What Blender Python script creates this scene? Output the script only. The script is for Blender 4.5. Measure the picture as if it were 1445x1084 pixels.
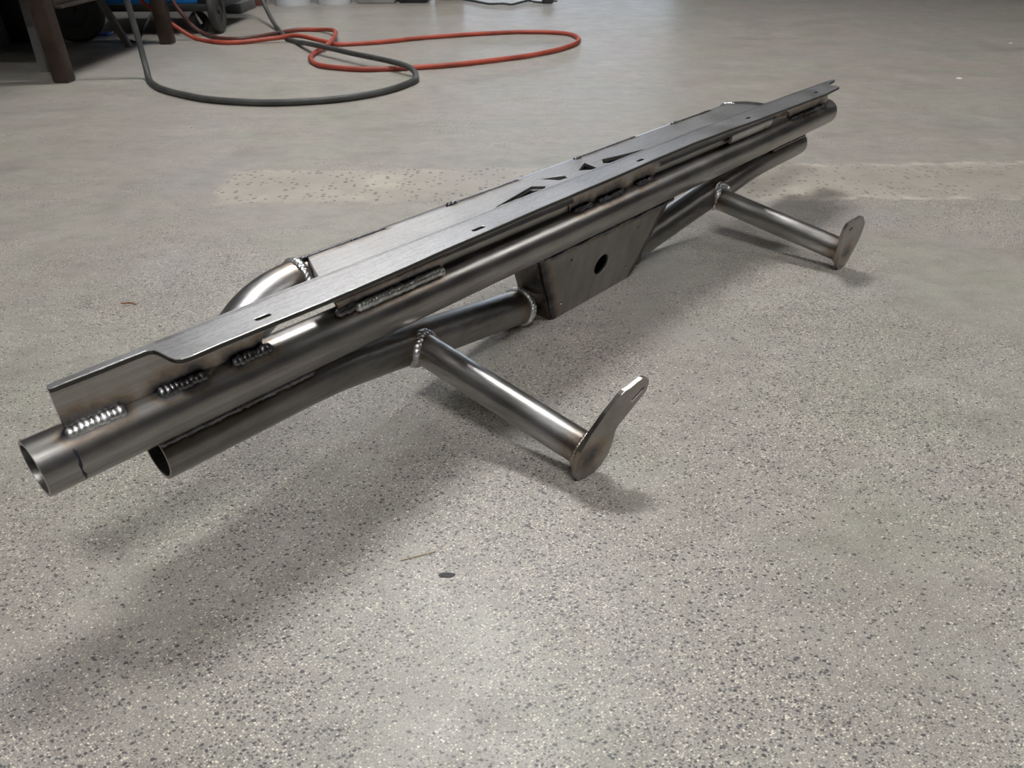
import bpy, bmesh, math, random
from mathutils import Vector, Matrix
random.seed(7)
for o in list(bpy.data.objects): bpy.data.objects.remove(o)
scn = bpy.context.scene
COL = scn.collection
PI = math.pi

# ------------------------------------------------------------------ camera
PITCH, ROLL, FPX, CAMH = 0.58292, -0.00318, 1035.86, 0.53162
cd = bpy.data.cameras.new('camera')
cam = bpy.data.objects.new('camera', cd); COL.objects.link(cam)
fw = Vector((0, math.cos(PITCH), -math.sin(PITCH))); rt = Vector((1, 0, 0)); up = rt.cross(fw)
r_ = rt * math.cos(ROLL) + up * math.sin(ROLL); u_ = up * math.cos(ROLL) - rt * math.sin(ROLL)
M = Matrix((r_, u_, -fw)).transposed().to_4x4(); M.translation = (0, 0, CAMH)
cam.matrix_world = M
cd.sensor_fit = 'HORIZONTAL'; cd.sensor_width = 36.0; cd.lens = 36.0 * FPX / 1445.0
cd.clip_start = 0.02; cd.clip_end = 200
cd.dof.use_dof = True; cd.dof.focus_distance = 1.0; cd.dof.aperture_fstop = 13.0
scn.camera = cam

# ------------------------------------------------------------------ world, exposure
w = bpy.data.worlds.new('sky'); scn.world = w; w.use_nodes = True
w.node_tree.nodes['Background'].inputs[0].default_value = (0.72, 0.84, 1.0, 1)
w.node_tree.nodes['Background'].inputs[1].default_value = 10.0
vs = scn.view_settings
vs.view_transform = 'Standard'; vs.look = 'None'; vs.gamma = 1.0; vs.use_curve_mapping = False
vs.exposure = 0.0

# ceiling lamps of the shop and one added front lamp: x, y, length along x, strength
LAMP_Z = 3.9
LAMPS = [(-0.2, 3.05, 1.3, 112), (0.35, -1.0, 1.3, 78), (-2.0, 7.6, 2.6, 25), (-4.2, 1.2, 1.3, 20), (4.6, 2.4, 1.3, 42), (0.4, -3.7, 1.3, 44)]  # last lamp is an unseen addition that brightens the weld and front faces

# ------------------------------------------------------------------ node helpers
def new_mat(name):
    m = bpy.data.materials.new(name); m.use_nodes = True
    nt = m.node_tree
    return m, nt, nt.nodes['Principled BSDF']
def N(nt, t, **kw):
    n = nt.nodes.new(t)
    for k, v in kw.items(): setattr(n, k, v)
    return n
def lk(nt, a, b): nt.links.new(a, b)
def ramp(nt, stops, fac=None, interp='LINEAR'):
    n = N(nt, 'ShaderNodeValToRGB'); n.color_ramp.interpolation = interp
    el = n.color_ramp.elements
    while len(el) < len(stops): el.new(0.5)
    for e, (p_, c) in zip(el, stops): e.position = p_; e.color = c if len(c) == 4 else (*c, 1)
    if fac is not None: lk(nt, fac, n.inputs[0])
    return n
def mix(nt, fac, a, b, mode='MIX'):
    n = N(nt, 'ShaderNodeMix', data_type='RGBA', blend_type=mode)
    for s, v in ((0, fac), (6, a), (7, b)):
        if isinstance(v, (int, float)): n.inputs[s].default_value = v
        elif isinstance(v, (tuple, list)): n.inputs[s].default_value = v if len(v) == 4 else (*v, 1)
        else: lk(nt, v, n.inputs[s])
    return n.outputs[2]
def math_(nt, op, a, b=None, clamp=False):
    n = N(nt, 'ShaderNodeMath', operation=op, use_clamp=clamp)
    for i, v in enumerate((a, b)):
        if v is None: continue
        if isinstance(v, (int, float)): n.inputs[i].default_value = v
        else: lk(nt, v, n.inputs[i])
    return n.outputs[0]
def noise(nt, vec, scale, detail=3, rough=0.55, stretch=None):
    if stretch:
        mp = N(nt, 'ShaderNodeMapping'); mp.inputs['Scale'].default_value = stretch; lk(nt, vec, mp.inputs[0]); vec = mp.outputs[0]
    n = N(nt, 'ShaderNodeTexNoise'); n.inputs['Scale'].default_value = scale; n.inputs['Detail'].default_value = detail
    n.inputs['Roughness'].default_value = rough; lk(nt, vec, n.inputs['Vector'])
    return n.outputs['Fac']
def plain(name, col, rough=0.6, metal=0.0, var=0.25, sc=30, spec=0.5):
    m, nt, b = new_mat(name)
    tc = N(nt, 'ShaderNodeTexCoord')
    f = noise(nt, tc.outputs['Object'], sc, 4)
    lo = tuple(c * (1 - var) for c in col); hi = tuple(min(1, c * (1 + var)) for c in col)
    rm = ramp(nt, [(0.3, lo), (0.7, hi)], f); lk(nt, rm.outputs[0], b.inputs['Base Color'])
    b.inputs['Roughness'].default_value = rough; b.inputs['Metallic'].default_value = metal
    b.inputs['Specular IOR Level'].default_value = spec
    return m

# distance from a point to a segment, used for the heat colours around welds
G = bpy.data.node_groups.new('segment_distance', 'ShaderNodeTree')
for nm in ('P', 'A', 'B'): G.interface.new_socket(nm, in_out='INPUT', socket_type='NodeSocketVector')
G.interface.new_socket('D', in_out='OUTPUT', socket_type='NodeSocketFloat')
gi = G.nodes.new('NodeGroupInput'); go = G.nodes.new('NodeGroupOutput')
def vm(op, a, b=None, sc=None):
    n = G.nodes.new('ShaderNodeVectorMath'); n.operation = op; G.links.new(a, n.inputs[0])
    if b is not None: G.links.new(b, n.inputs[1])
    if sc is not None: G.links.new(sc, n.inputs['Scale'])
    return n
pa = vm('SUBTRACT', gi.outputs[0], gi.outputs[1]).outputs[0]; ba = vm('SUBTRACT', gi.outputs[2], gi.outputs[1]).outputs[0]
dt = vm('DOT_PRODUCT', pa, ba).outputs['Value']; dd = vm('DOT_PRODUCT', ba, ba).outputs['Value']
dv = G.nodes.new('ShaderNodeMath'); dv.operation = 'DIVIDE'; dv.use_clamp = True; G.links.new(dt, dv.inputs[0]); G.links.new(dd, dv.inputs[1])
sc_ = vm('SCALE', ba, sc=dv.outputs[0]).outputs[0]; df = vm('SUBTRACT', pa, sc_).outputs[0]
G.links.new(vm('LENGTH', df).outputs['Value'], go.inputs[0])

D = 0.0508                                   # outside diameter of the main tube (2 in)
def V(s, q, z): return Vector((s * D, -q * D, z * D))    # bumper frame: s along, q towards the viewer, z up

def steel(name, base, rough, segs=(), streak=(1.5, 40, 40), dark=0.72, bright=1.12, brush=0.0, blotch=0.5):
    """bare steel; segs = [(A, B, radius)] heat-tinted runs"""
    m, nt, b = new_mat(name)
    tc = N(nt, 'ShaderNodeTexCoord'); P = tc.outputs['Object']
    f1 = noise(nt, P, 6, 5, 0.6, streak)
    f2 = noise(nt, P, 14, 4, 0.6)
    f = math_(nt, 'ADD', math_(nt, 'MULTIPLY', f1, 1 - blotch), math_(nt, 'MULTIPLY', f2, blotch))
    lo = tuple(c * dark for c in base); hi = tuple(min(1, c * bright) for c in base)
    lo = (lo[0] * 1.03, lo[1] * 0.99, lo[2] * 0.955)
    col = ramp(nt, [(0.36, lo), (0.62, hi)], f).outputs[0]
    rg = math_(nt, 'ADD', math_(nt, 'MULTIPLY', f2, 0.22), rough - 0.11)
    if brush:
        fb = noise(nt, P, 40, 3, 0.7, (0.6, 22, 22))
        fg = noise(nt, P, 900, 2, 0.6, (0.25, 1, 1))
        fx = math_(nt, 'ADD', math_(nt, 'MULTIPLY', fb, 0.5), math_(nt, 'MULTIPLY', fg, 0.5))
        col = mix(nt, brush, col, ramp(nt, [(0.38, tuple(c * 0.55 for c in base)), (0.6, tuple(min(1, c * 1.3) for c in base))], fx).outputs[0])
        bp_ = N(nt, 'ShaderNodeBump'); bp_.inputs['Strength'].default_value = 0.25; bp_.inputs['Distance'].default_value = 0.0004
        lk(nt, fx, bp_.inputs['Height']); lk(nt, bp_.outputs[0], b.inputs['Normal'])
    if segs:
        fd = None
        for A, B, r in segs:
            g = N(nt, 'ShaderNodeGroup'); g.node_tree = G; lk(nt, P, g.inputs[0])
            g.inputs[1].default_value = A; g.inputs[2].default_value = B
            d = math_(nt, 'DIVIDE', g.outputs[0], r)
            fd = d if fd is None else math_(nt, 'MINIMUM', fd, d)
        fd = math_(nt, 'ADD', fd, math_(nt, 'MULTIPLY', math_(nt, 'SUBTRACT', noise(nt, P, 38, 4, 0.7), 0.5), 1.0))
        hr = ramp(nt, [(0.0, (0.03, 0.027, 0.027, 1)), (0.26, (0.06, 0.055, 0.055, 0.85)), (0.38, (0.10, 0.10, 0.12, 0.75)),
                       (0.52, (0.19, 0.12, 0.07, 0.65)), (0.72, (0.30, 0.22, 0.14, 0.35)), (1.0, (0.3, 0.25, 0.2, 0.0))], fd)
        col = mix(nt, hr.outputs[1], col, hr.outputs[0])
    lk(nt, col, b.inputs['Base Color']); lk(nt, rg, b.inputs['Roughness'])
    b.inputs['Metallic'].default_value = 1.0
    return m

# ------------------------------------------------------------------ mesh helpers
def link(name, me, mat, parent=None):
    o = bpy.data.objects.new(name, me); COL.objects.link(o)
    if mat: me.materials.clear(); me.materials.append(mat)
    if parent: o.parent = parent
    return o
def finish(bm, name, smooth=0.6):
    bmesh.ops.remove_doubles(bm, verts=bm.verts, dist=1e-6)
    bmesh.ops.recalc_face_normals(bm, faces=bm.faces)
    me = bpy.data.meshes.new(name)
    for f in bm.faces: f.smooth = True
    for e in bm.edges:
        if len(e.link_faces) != 2 or e.calc_face_angle(0) > smooth: e.smooth = False
    bm.to_mesh(me); bm.free(); return me
def thing(name, label, cat, loc=(0, 0, 0), rz=0, group=None):
    o = bpy.data.objects.new(name, None); COL.objects.link(o); o.location = loc; o.rotation_euler = (0, 0, rz)
    o.empty_display_size = 0.05
    return tag(o, label, cat, group)
def tag(o, label, cat, group=None):
    o['label'] = label; o['category'] = cat
    if group: o['group'] = group
    return o
def struct(name, me, mat):
    o = link(name, me, mat); o['kind'] = 'structure'; return o

def fillet(ctrl, rad, n=10):
    """polyline with rounded corners"""
    out = [ctrl[0].copy()]
    for i in range(1, len(ctrl) - 1):
        a, b, c = ctrl[i - 1], ctrl[i], ctrl[i + 1]
        u = (a - b); v = (c - b); lu, lv = u.length, v.length; u.normalize(); v.normalize()
        th = u.angle(v); t = min(rad / math.tan(th / 2), lu * 0.48, lv * 0.48)
        p0, p1 = b + u * t, b + v * t
        for k in range(n + 1):
            x = k / n; out.append(p0 * (1 - x) ** 2 + b * 2 * x * (1 - x) + p1 * x * x)
    out.append(ctrl[-1].copy()); return out
def dens(pts, step):
    out = [pts[0]]
    for a, b in zip(pts, pts[1:]):
        k = max(1, int((b - a).length / step))
        out += [a.lerp(b, j / k) for j in range(1, k + 1)]
    return out
def frames(pts):
    T = []
    for i in range(len(pts)):
        a = pts[max(0, i - 1)]; b = pts[min(len(pts) - 1, i + 1)]; T.append((b - a).normalized())
    n = T[0].orthogonal().normalized(); res = []
    for t in T:
        n = (n - t * n.dot(t)).normalized(); res.append((t, n, t.cross(n)))
    return res
def sweep(bm, pts, r, seg=40, wall=None, caps=False, rfun=None):
    fr = frames(pts); rings = []
    def ring(p, n, b, rr): return [bm.verts.new(p + (n * math.cos(2 * PI * k / seg) + b * math.sin(2 * PI * k / seg)) * rr) for k in range(seg)]
    def skin(A, B):
        for k in range(seg): bm.faces.new((A[k], A[(k + 1) % seg], B[(k + 1) % seg], B[k]))
    for i, (p, (t, n, b)) in enumerate(zip(pts, fr)): rings.append(ring(p, n, b, rfun(i) if rfun else r))
    for A, B in zip(rings, rings[1:]): skin(A, B)
    if wall:
        inner = [ring(p, n, b, r - wall) for p, (t, n, b) in zip(pts, fr)]
        for A, B in zip(inner, inner[1:]): skin(A, B)
        skin(rings[0], inner[0]); skin(rings[-1], inner[-1])
    elif caps:
        bm.faces.new(rings[0]); bm.faces.new(rings[-1])
def tube(name, ctrl, r, mat, parent, rad=0.0, wall=None, seg=40, step=0.05, caps=True):
    pts = dens(fillet(ctrl, rad) if len(ctrl) > 2 else ctrl, step)
    bm = bmesh.new(); sweep(bm, pts, r, seg, wall, caps)
    return link(name, finish(bm, name), mat, parent)
def box(bm, lo, hi, R=None, bev=0.0):
    vs_ = bmesh.ops.create_cube(bm, size=1.0)['verts']
    for v in vs_:
        c = Vector([(lo[i] + hi[i]) / 2 + v.co[i] * (hi[i] - lo[i]) for i in range(3)]); v.co = R @ c if R else c
    if bev:
        es = list({e for v in vs_ for e in v.link_edges})
        bmesh.ops.bevel(bm, geom=es, offset=bev, segments=2, affect='EDGES', profile=0.5)
def boxo(name, lo, hi, mat, parent=None, bev=0.003):
    bm = bmesh.new(); box(bm, lo, hi, None, bev); return link(name, finish(bm, name), mat, parent)
def sheet(name, outer, holes, th, mapf, mat, parent, bev=0.008):
    """flat plate: outline (u, v) with holes, extruded by th along w, mapped into space"""
    cu = bpy.data.curves.new('outline', 'CURVE'); cu.dimensions = '2D'; cu.fill_mode = 'BOTH'
    cu.extrude = max(th / 2 - bev, 1e-4); cu.bevel_depth = bev; cu.bevel_resolution = 1
    for poly in [outer] + list(holes):
        sp = cu.splines.new('POLY'); sp.points.add(len(poly) - 1); sp.use_cyclic_u = True
        for p_, (a, b) in zip(sp.points, poly): p_.co = (a, b, 0, 1)
    t = bpy.data.objects.new('outline', cu); COL.objects.link(t)
    dg = bpy.context.evaluated_depsgraph_get(); me = bpy.data.meshes.new_from_object(t.evaluated_get(dg))
    bpy.data.objects.remove(t); bpy.data.curves.remove(cu)
    bm = bmesh.new(); bm.from_mesh(me); bpy.data.meshes.remove(me)
    for v in bm.verts: v.co = mapf(v.co.x, v.co.y, v.co.z)
    me = finish(bm, name, 0.5)
    for p_ in me.polygons: p_.use_smooth = False
    return link(name, me, mat, parent)
def stadium(cx, cy, l, wd, n=6):
    pts = []
    for k in range(n + 1): a = -PI / 2 + PI * k / n; pts.append((cx + l / 2 - wd / 2 + wd / 2 * math.cos(a), cy + wd / 2 * math.sin(a)))
    for k in range(n + 1): a = PI / 2 + PI * k / n; pts.append((cx - l / 2 + wd / 2 + wd / 2 * math.cos(a), cy + wd / 2 * math.sin(a)))
    return pts
def circle(cx, cy, r, n=24): return [(cx + r * math.cos(2 * PI * k / n), cy + r * math.sin(2 * PI * k / n)) for k in range(n)]
def catmull(pts, n=6):
    P = [pts[0]] + list(pts) + [pts[-1]]; out = []
    for i in range(1, len(P) - 2):
        a, b, c, d = P[i - 1:i + 3]
        for k in range(n):
            t = k / n
            out.append(0.5 * ((2 * b) + (c - a) * t + (2 * a - 5 * b + 4 * c - d) * t * t + (3 * b - a - 3 * c + d) * t ** 3))
    out.append(P[-2]); return out
def bead(name, path, normals, wd, mat, parent, pitch=None, hgt=0.45, jit=0.12):
    """a run of overlapping weld ripples along path"""
    pitch = pitch or wd * 0.55
    L = [0]
    for a, b in zip(path, path[1:]): L.append(L[-1] + (b - a).length)
    n = max(3, int(L[-1] / pitch)); bm = bmesh.new(); rnd = random.Random(len(path) * 31 + n)
    for k in range(n + 1):
        d = L[-1] * k / n; i = 0
        while i < len(L) - 2 and L[i + 1] < d: i += 1
        f = (d - L[i]) / max(1e-9, L[i + 1] - L[i]); p = path[i].lerp(path[i + 1], f)
        t = (path[i + 1] - path[i]).normalized(); nn = normals[i].lerp(normals[i + 1], f).normalized(); bi = t.cross(nn).normalized()
        j = 1 + rnd.uniform(-jit, jit)
        nn2 = (nn * math.cos(0.22) + t * math.sin(0.22)); t2 = nn2.cross(bi) * -1
        R = Matrix((t2 * pitch * 1.2, bi * wd * 0.5 * j, nn2 * wd * hgt * j)).transposed().to_4x4()
        R.translation = p + bi * rnd.uniform(-1, 1) * wd * 0.05
        bmesh.ops.create_uvsphere(bm, u_segments=12, v_segments=7, radius=1.0, matrix=R)
    me = bpy.data.meshes.new(name)
    for f in bm.faces: f.smooth = True
    bm.to_mesh(me); bm.free()
    return link(name, me, mat, parent)

# ------------------------------------------------------------------ the shop: floor, walls, ceiling, lamps
def floor_material():
    m, nt, b = new_mat('polished_concrete')
    tc = N(nt, 'ShaderNodeTexCoord'); P = tc.outputs['Object']
    n1 = noise(nt, P, 1.6, 5, 0.6); n2 = noise(nt, P, 7, 5, 0.65); n3 = noise(nt, P, 620, 3, 0.75); n4 = noise(nt, P, 1800, 2, 0.7)
    base = ramp(nt, [(0.30, (0.272, 0.255, 0.232)), (0.5, (0.300, 0.286, 0.260)), (0.70, (0.325, 0.308, 0.285))], n2).outputs[0]
    base = mix(nt, ramp(nt, [(0.42, (0, 0, 0)), (0.62, (1, 1, 1))], n1).outputs[0], base, mix(nt, 0.8, base, (0.312, 0.274, 0.258)))
    base = mix(nt, math_(nt, 'MULTIPLY', ramp(nt, [(0.48, (0, 0, 0)), (0.66, (1, 1, 1))], noise(nt, P, 3.1, 5, 0.6, (1, 1.4, 1))).outputs[0], 0.75), base, (0.290, 0.291, 0.246))
    base = mix(nt, math_(nt, 'MULTIPLY', ramp(nt, [(0.55, (0, 0, 0)), (0.72, (1, 1, 1))], noise(nt, P, 2.2, 4, 0.6)).outputs[0], 0.7), base, (0.262, 0.259, 0.260))
    md = ramp(nt, [(0.32, (0.80, 0.79, 0.78)), (0.5, (1, 1, 1)), (0.68, (1.17, 1.17, 1.16))], noise(nt, P, 17, 6, 0.72, (1, 1.5, 1))).outputs[0]
    base = mix(nt, 0.85, base, md, 'MULTIPLY')
    gr = ramp(nt, [(0.30, (0.62, 0.62, 0.62)), (0.5, (1, 1, 1)), (0.72, (1.42, 1.40, 1.36))], n3).outputs[0]
    base = mix(nt, 0.8, base, gr, 'MULTIPLY')
    gr2 = ramp(nt, [(0.32, (0.8, 0.8, 0.8)), (0.7, (1.25, 1.25, 1.22))], n4).outputs[0]
    base = mix(nt, 0.7, base, gr2, 'MULTIPLY')
    # exposed aggregate: denser in worn areas
    wn = N(nt, 'ShaderNodeTexNoise'); wn.inputs['Scale'].default_value = 260; lk(nt, P, wn.inputs['Vector'])
    off = N(nt, 'ShaderNodeVectorMath', operation='SCALE'); lk(nt, wn.outputs['Color'], off.inputs[0]); off.inputs['Scale'].default_value = 0.002
    PW = N(nt, 'ShaderNodeVectorMath', operation='ADD'); lk(nt, P, PW.inputs[0]); lk(nt, off.outputs[0], PW.inputs[1])
    dens_ = noise(nt, P, 3.2, 4, 0.6)
    # the near floor is ground deeper than the far floor
    xyz = N(nt, 'ShaderNodeSeparateXYZ'); lk(nt, P, xyz.inputs[0])
    near = math_(nt, 'MULTIPLY', math_(nt, 'SUBTRACT', 1.15, xyz.outputs[1]), 0.16)
    near = N(nt, 'ShaderNodeClamp'); 
    nn_ = math_(nt, 'MULTIPLY', math_(nt, 'SUBTRACT', 1.3, xyz.outputs[1]), 0.2); lk(nt, nn_, near.inputs[0]); near.inputs[1].default_value = -0.08; near.inputs[2].default_value = 0.14
    dens_ = math_(nt, 'ADD', dens_, near.outputs[0])
    def stones(scale, pick, thr, col, strength, seed, gain):
        nonlocal base
        mp = N(nt, 'ShaderNodeMapping'); mp.inputs['Location'].default_value = (seed, seed * 1.7, 0); mp.inputs['Rotation'].default_value = (0, 0, -0.7); mp.inputs['Scale'].default_value = (0.78, 1.15, 1); lk(nt, PW.outputs[0], mp.inputs[0])
        v = N(nt, 'ShaderNodeTexVoronoi', voronoi_dimensions='2D'); v.inputs['Scale'].default_value = scale; lk(nt, mp.outputs[0], v.inputs['Vector'])
        sp = N(nt, 'ShaderNodeSeparateColor'); lk(nt, v.outputs['Color'], sp.inputs[0])
        lim = math_(nt, 'SUBTRACT', pick, math_(nt, 'MULTIPLY', math_(nt, 'SUBTRACT', dens_, 0.5), gain))
        on = math_(nt, 'GREATER_THAN', sp.outputs[0], lim)
        rr = math_(nt, 'ADD', thr * 0.55, math_(nt, 'MULTIPLY', sp.outputs[1], thr * 0.75))
        inside = math_(nt, 'MULTIPLY', math_(nt, 'SUBTRACT', rr, v.outputs['Distance']), 9.0, True)
        fac = math_(nt, 'MULTIPLY', math_(nt, 'MULTIPLY', on, inside), strength)
        tint = mix(nt, sp.outputs[2], col, tuple(c * 1.5 for c in col))
        base = mix(nt, fac, base, tint)
    stones(1100, 0.74, 0.44, (0.50, 0.48, 0.43), 0.6, 3.1, 0.9)
    stones(1000, 0.85, 0.44, (0.10, 0.098, 0.098), 0.6, 8.3, 1.0)
    stones(560, 0.92, 0.38, (0.62, 0.58, 0.50), 0.95, 1.3, 1.0)
    stones(480, 0.94, 0.44, (0.06, 0.06, 0.064), 0.9, 5.7, 1.0)
    stones(290, 0.958, 0.42, (0.05, 0.051, 0.056), 0.95, 11.9, 0.7)
    # repair strip across the floor: coarser, paler concrete with chipped pale edges
    rot = N(nt, 'ShaderNodeMapping'); rot.inputs['Rotation'].default_value = (0, 0, -0.022); rot.inputs['Location'].default_value = (0, 0, 0); lk(nt, P, rot.inputs[0])
    sx = N(nt, 'ShaderNodeSeparateXYZ'); lk(nt, rot.outputs[0], sx.inputs[0])
    wob = math_(nt, 'MULTIPLY', math_(nt, 'SUBTRACT', noise(nt, P, 11, 5, 0.75), 0.5), 0.10)
    yy = math_(nt, 'ADD', sx.outputs[1], wob)
    dy = math_(nt, 'ABSOLUTE', math_(nt, 'SUBTRACT', yy, 1.622))
    instrip = math_(nt, 'MULTIPLY', math_(nt, 'SUBTRACT', 0.122, dy), 60.0, True)
    xl = math_(nt, 'ADD', sx.outputs[0], math_(nt, 'MULTIPLY', wob, 1.5))
    instrip = math_(nt, 'MULTIPLY', instrip, math_(nt, 'MULTIPLY', math_(nt, 'SUBTRACT', xl, math_(nt, 'SUBTRACT', -0.62, math_(nt, 'MULTIPLY', math_(nt, 'SUBTRACT', 1.62, sx.outputs[1]), -0.12))), 40.0, True))
    patchy = ramp(nt, [(0.3, (0.33, 0.303, 0.265)), (0.52, (0.40, 0.37, 0.32)), (0.72, (0.54, 0.50, 0.42))], noise(nt, P, 5, 5, 0.65)).outputs[0]
    patchy = mix(nt, 0.7, patchy, gr, 'MULTIPLY')
    vv = N(nt, 'ShaderNodeTexVoronoi', voronoi_dimensions='2D'); vv.inputs['Scale'].default_value = 75; lk(nt, PW.outputs[0], vv.inputs['Vector'])
    s2 = N(nt, 'ShaderNodeSeparateColor'); lk(nt, vv.outputs['Color'], s2.inputs[0])
    edge_pref = math_(nt, 'MULTIPLY', math_(nt, 'GREATER_THAN', dy, 0.045), 0.14)
    son = math_(nt, 'GREATER_THAN', math_(nt, 'ADD', s2.outputs[0], edge_pref), 0.72)
    sin_ = math_(nt, 'MULTIPLY', math_(nt, 'SUBTRACT', math_(nt, 'ADD', 0.12, math_(nt, 'MULTIPLY', s2.outputs[1], 0.34)), vv.outputs['Distance']), 8.0, True)
    patchy = mix(nt, math_(nt, 'MULTIPLY', math_(nt, 'MULTIPLY', son, sin_), 0.85), patchy, (0.085, 0.085, 0.088))
    rightfade = N(nt, 'ShaderNodeMapRange'); lk(nt, sx.outputs[0], rightfade.inputs[0])
    rightfade.inputs[1].default_value = 0.3; rightfade.inputs[2].default_value = 1.0; rightfade.inputs[3].default_value = 0.9; rightfade.inputs[4].default_value = 0.5
    col = mix(nt, math_(nt, 'MULTIPLY', instrip, rightfade.outputs[0]), base, patchy)
    rim = math_(nt, 'MULTIPLY', math_(nt, 'SUBTRACT', 0.016, math_(nt, 'ABSOLUTE', math_(nt, 'SUBTRACT', dy, 0.118))), 80.0, True)
    rimx = math_(nt, 'MULTIPLY', math_(nt, 'SUBTRACT', sx.outputs[0], 0.35), 3.0, True)
    rim = math_(nt, 'MULTIPLY', math_(nt, 'MULTIPLY', rim, rimx), ramp(nt, [(0.4, (0, 0, 0)), (0.62, (1, 1, 1))], noise(nt, P, 16, 4, 0.7)).outputs[0])
    col = mix(nt, math_(nt, 'MULTIPLY', rim, 0.7), col, (0.60, 0.565, 0.50))
    # scattered fine scratches and dark tyre smudges
    sm = ramp(nt, [(0.55, (0, 0, 0)), (0.72, (1, 1, 1))], noise(nt, P, 2.3, 5, 0.7, (1, 1.9, 1))).outputs[0]
    col = mix(nt, math_(nt, 'MULTIPLY', sm, 0.30), col, (0.15, 0.14, 0.125))
    sl_ = ramp(nt, [(0.66, (0, 0, 0)), (0.72, (1, 1, 1))], noise(nt, P, 5, 5, 0.75, (1.2, 6.0, 1))).outputs[0]
    col = mix(nt, math_(nt, 'MULTIPLY', sl_, 0.22), col, (0.13, 0.12, 0.11))
    lk(nt, col, b.inputs['Base Color'])
    rg = ramp(nt, [(0.35, (0.33, 0.33, 0.33)), (0.65, (0.48, 0.48, 0.48))], n2).outputs[0]
    lk(nt, rg, b.inputs['Roughness'])
    bp_ = N(nt, 'ShaderNodeBump'); bp_.inputs['Strength'].default_value = 0.12; bp_.inputs['Distance'].default_value = 0.001
    lk(nt, n3, bp_.inputs['Height']); lk(nt, bp_.outputs[0], b.inputs['Normal'])
    return m

X0, X1, Y0, Y1, ZC = -6.0, 8.0, -5.0, 12.0, 4.2
def slab(name, lo, hi, mat):
    bm = bmesh.new(); box(bm, lo, hi); return struct(name, finish(bm, name), mat)
wallm = plain('painted_block_wall', (0.20, 0.20, 0.195), 0.8, 0, 0.1, 3)
darkwall = plain('dark_corrugated_wall', (0.10, 0.10, 0.105), 0.7, 0, 0.15, 3)
ceilm = plain('ceiling_boards', (0.18, 0.18, 0.18), 0.85, 0, 0.08, 2)
slab('floor', (X0, Y0, -0.15), (X1, Y1, 0), floor_material())
slab('wall_left', (X0 - 0.2, Y0, 0), (X0, Y1, ZC), wallm)
slab('wall_right', (X1, Y0, 0), (X1 + 0.2, Y1, ZC), darkwall)
slab('wall_front', (X0, Y0 - 0.2, 0), (X1, Y0, ZC), wallm)
DX0, DX1, DZ = -1.3, 2.4, 0.62                 # roll-up door, raised a little
bm = bmesh.new()
box(bm, (X0, Y1, 0), (DX0, Y1 + 0.2, ZC)); box(bm, (DX1, Y1, 0), (X1, Y1 + 0.2, ZC)); box(bm, (DX0, Y1, 3.2), (DX1, Y1 + 0.2, ZC))
struct('wall_back', finish(bm, 'wall_back'), darkwall)
d1 = thing('door_1', 'grey roll-up door raised a little above the floor', 'door', ((DX0 + DX1) / 2, Y1 + 0.1, DZ)); d1['kind'] = 'structure'
dm = plain('door_slats', (0.2, 0.2, 0.21), 0.5, 0.3, 0.1, 5)
hw = (DX1 - DX0) / 2
sl = None
for k in range(12):
    if sl is None: sl = boxo('slat', (-hw, -0.02, 0), (hw, 0.02, 0.195), dm, d1, 0.004)
    else:
        c = sl.copy(); COL.objects.link(c); c.location = (0, 0, 0.2 * k); c.parent = d1
slab('ceiling', (X0 - 0.2, Y0 - 0.2, ZC), (X1 + 0.2, Y1 + 0.2, ZC + 0.2), ceilm)
slab('ground_outside', (-15, Y1, -0.2), (15, Y1 + 25, -0.02), plain('driveway', (0.45, 0.45, 0.44), 0.9, 0, 0.1, 2))

housing = plain('lamp_housing', (0.7, 0.7, 0.7), 0.4, 0, 0.02, 5)
for i, (x, y, ln, st) in enumerate(LAMPS):
    t = thing('ceiling_lamp', ['long ceiling lamp hung over the hoses', 'ceiling lamp hung behind the camera over the near floor', 'longest ceiling lamp near the back wall',
                               'ceiling lamp by the left wall', 'ceiling lamp by the right wall', 'added ceiling lamp close to the front wall for front fill'][i], 'lamp', (x, y, LAMP_Z), 0, 'ceiling lamps')
    boxo('housing', (-ln / 2 - 0.02, -0.16, 0.0), (ln / 2 + 0.02, 0.16, 0.07), housing, t, 0.01)
    for sx in (-1, 1):
        bm = bmesh.new(); sweep(bm, [Vector((sx * ln * 0.4, 0, 0.06)), Vector((sx * ln * 0.4, 0, ZC - LAMP_Z))], 0.006, 8, None, True)
        link('hanger', finish(bm, 'hanger'), housing, t)
    em, nt, b = new_mat('lamp_diffuser_%d' % i)
    b.inputs['Base Color'].default_value = (0.9, 0.9, 0.9, 1); b.inputs['Emission Color'].default_value = (1.0, 0.985, 0.96, 1); b.inputs['Emission Strength'].default_value = st
    boxo('diffuser', (-ln / 2, -0.14, -0.02), (ln / 2, 0.14, -0.001), em, t, 0.0)

# ------------------------------------------------------------------ the bumper
AZ = 0.729941
LEN, Z0, R = 31.098, 3.005, 0.5
bump = thing('tube_bumper', 'bare welded steel tube bumper with plates and two stubby legs lying on the concrete', 'bumper', (-0.382, 0.453, 0), PI / 2 - AZ)

def on_main(s, ang, rr=0.5): return V(s, rr * math.cos(ang), Z0 + rr * math.sin(ang))
def nrm(q, z): return Vector((0, -q, z)).normalized()

LQ, LZ = -0.27, Z0 - 0.975                 # lower tube beside main tube
low_ctrl = [(1.855, LQ, LZ), (5.6, LQ, LZ), (12.9, -1.05, 0.53)]
rear_ctrl = [(2.9, -0.05, 3.05), (5.15, -1.42, 3.62), (15.55, -1.42, 3.65)]
leg_defs = [((8.25, -0.36, 1.52), (8.57, 4.50, 0.66)), ((22.75, -0.34, 1.42), (22.78, 4.50, 0.66))]

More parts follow.
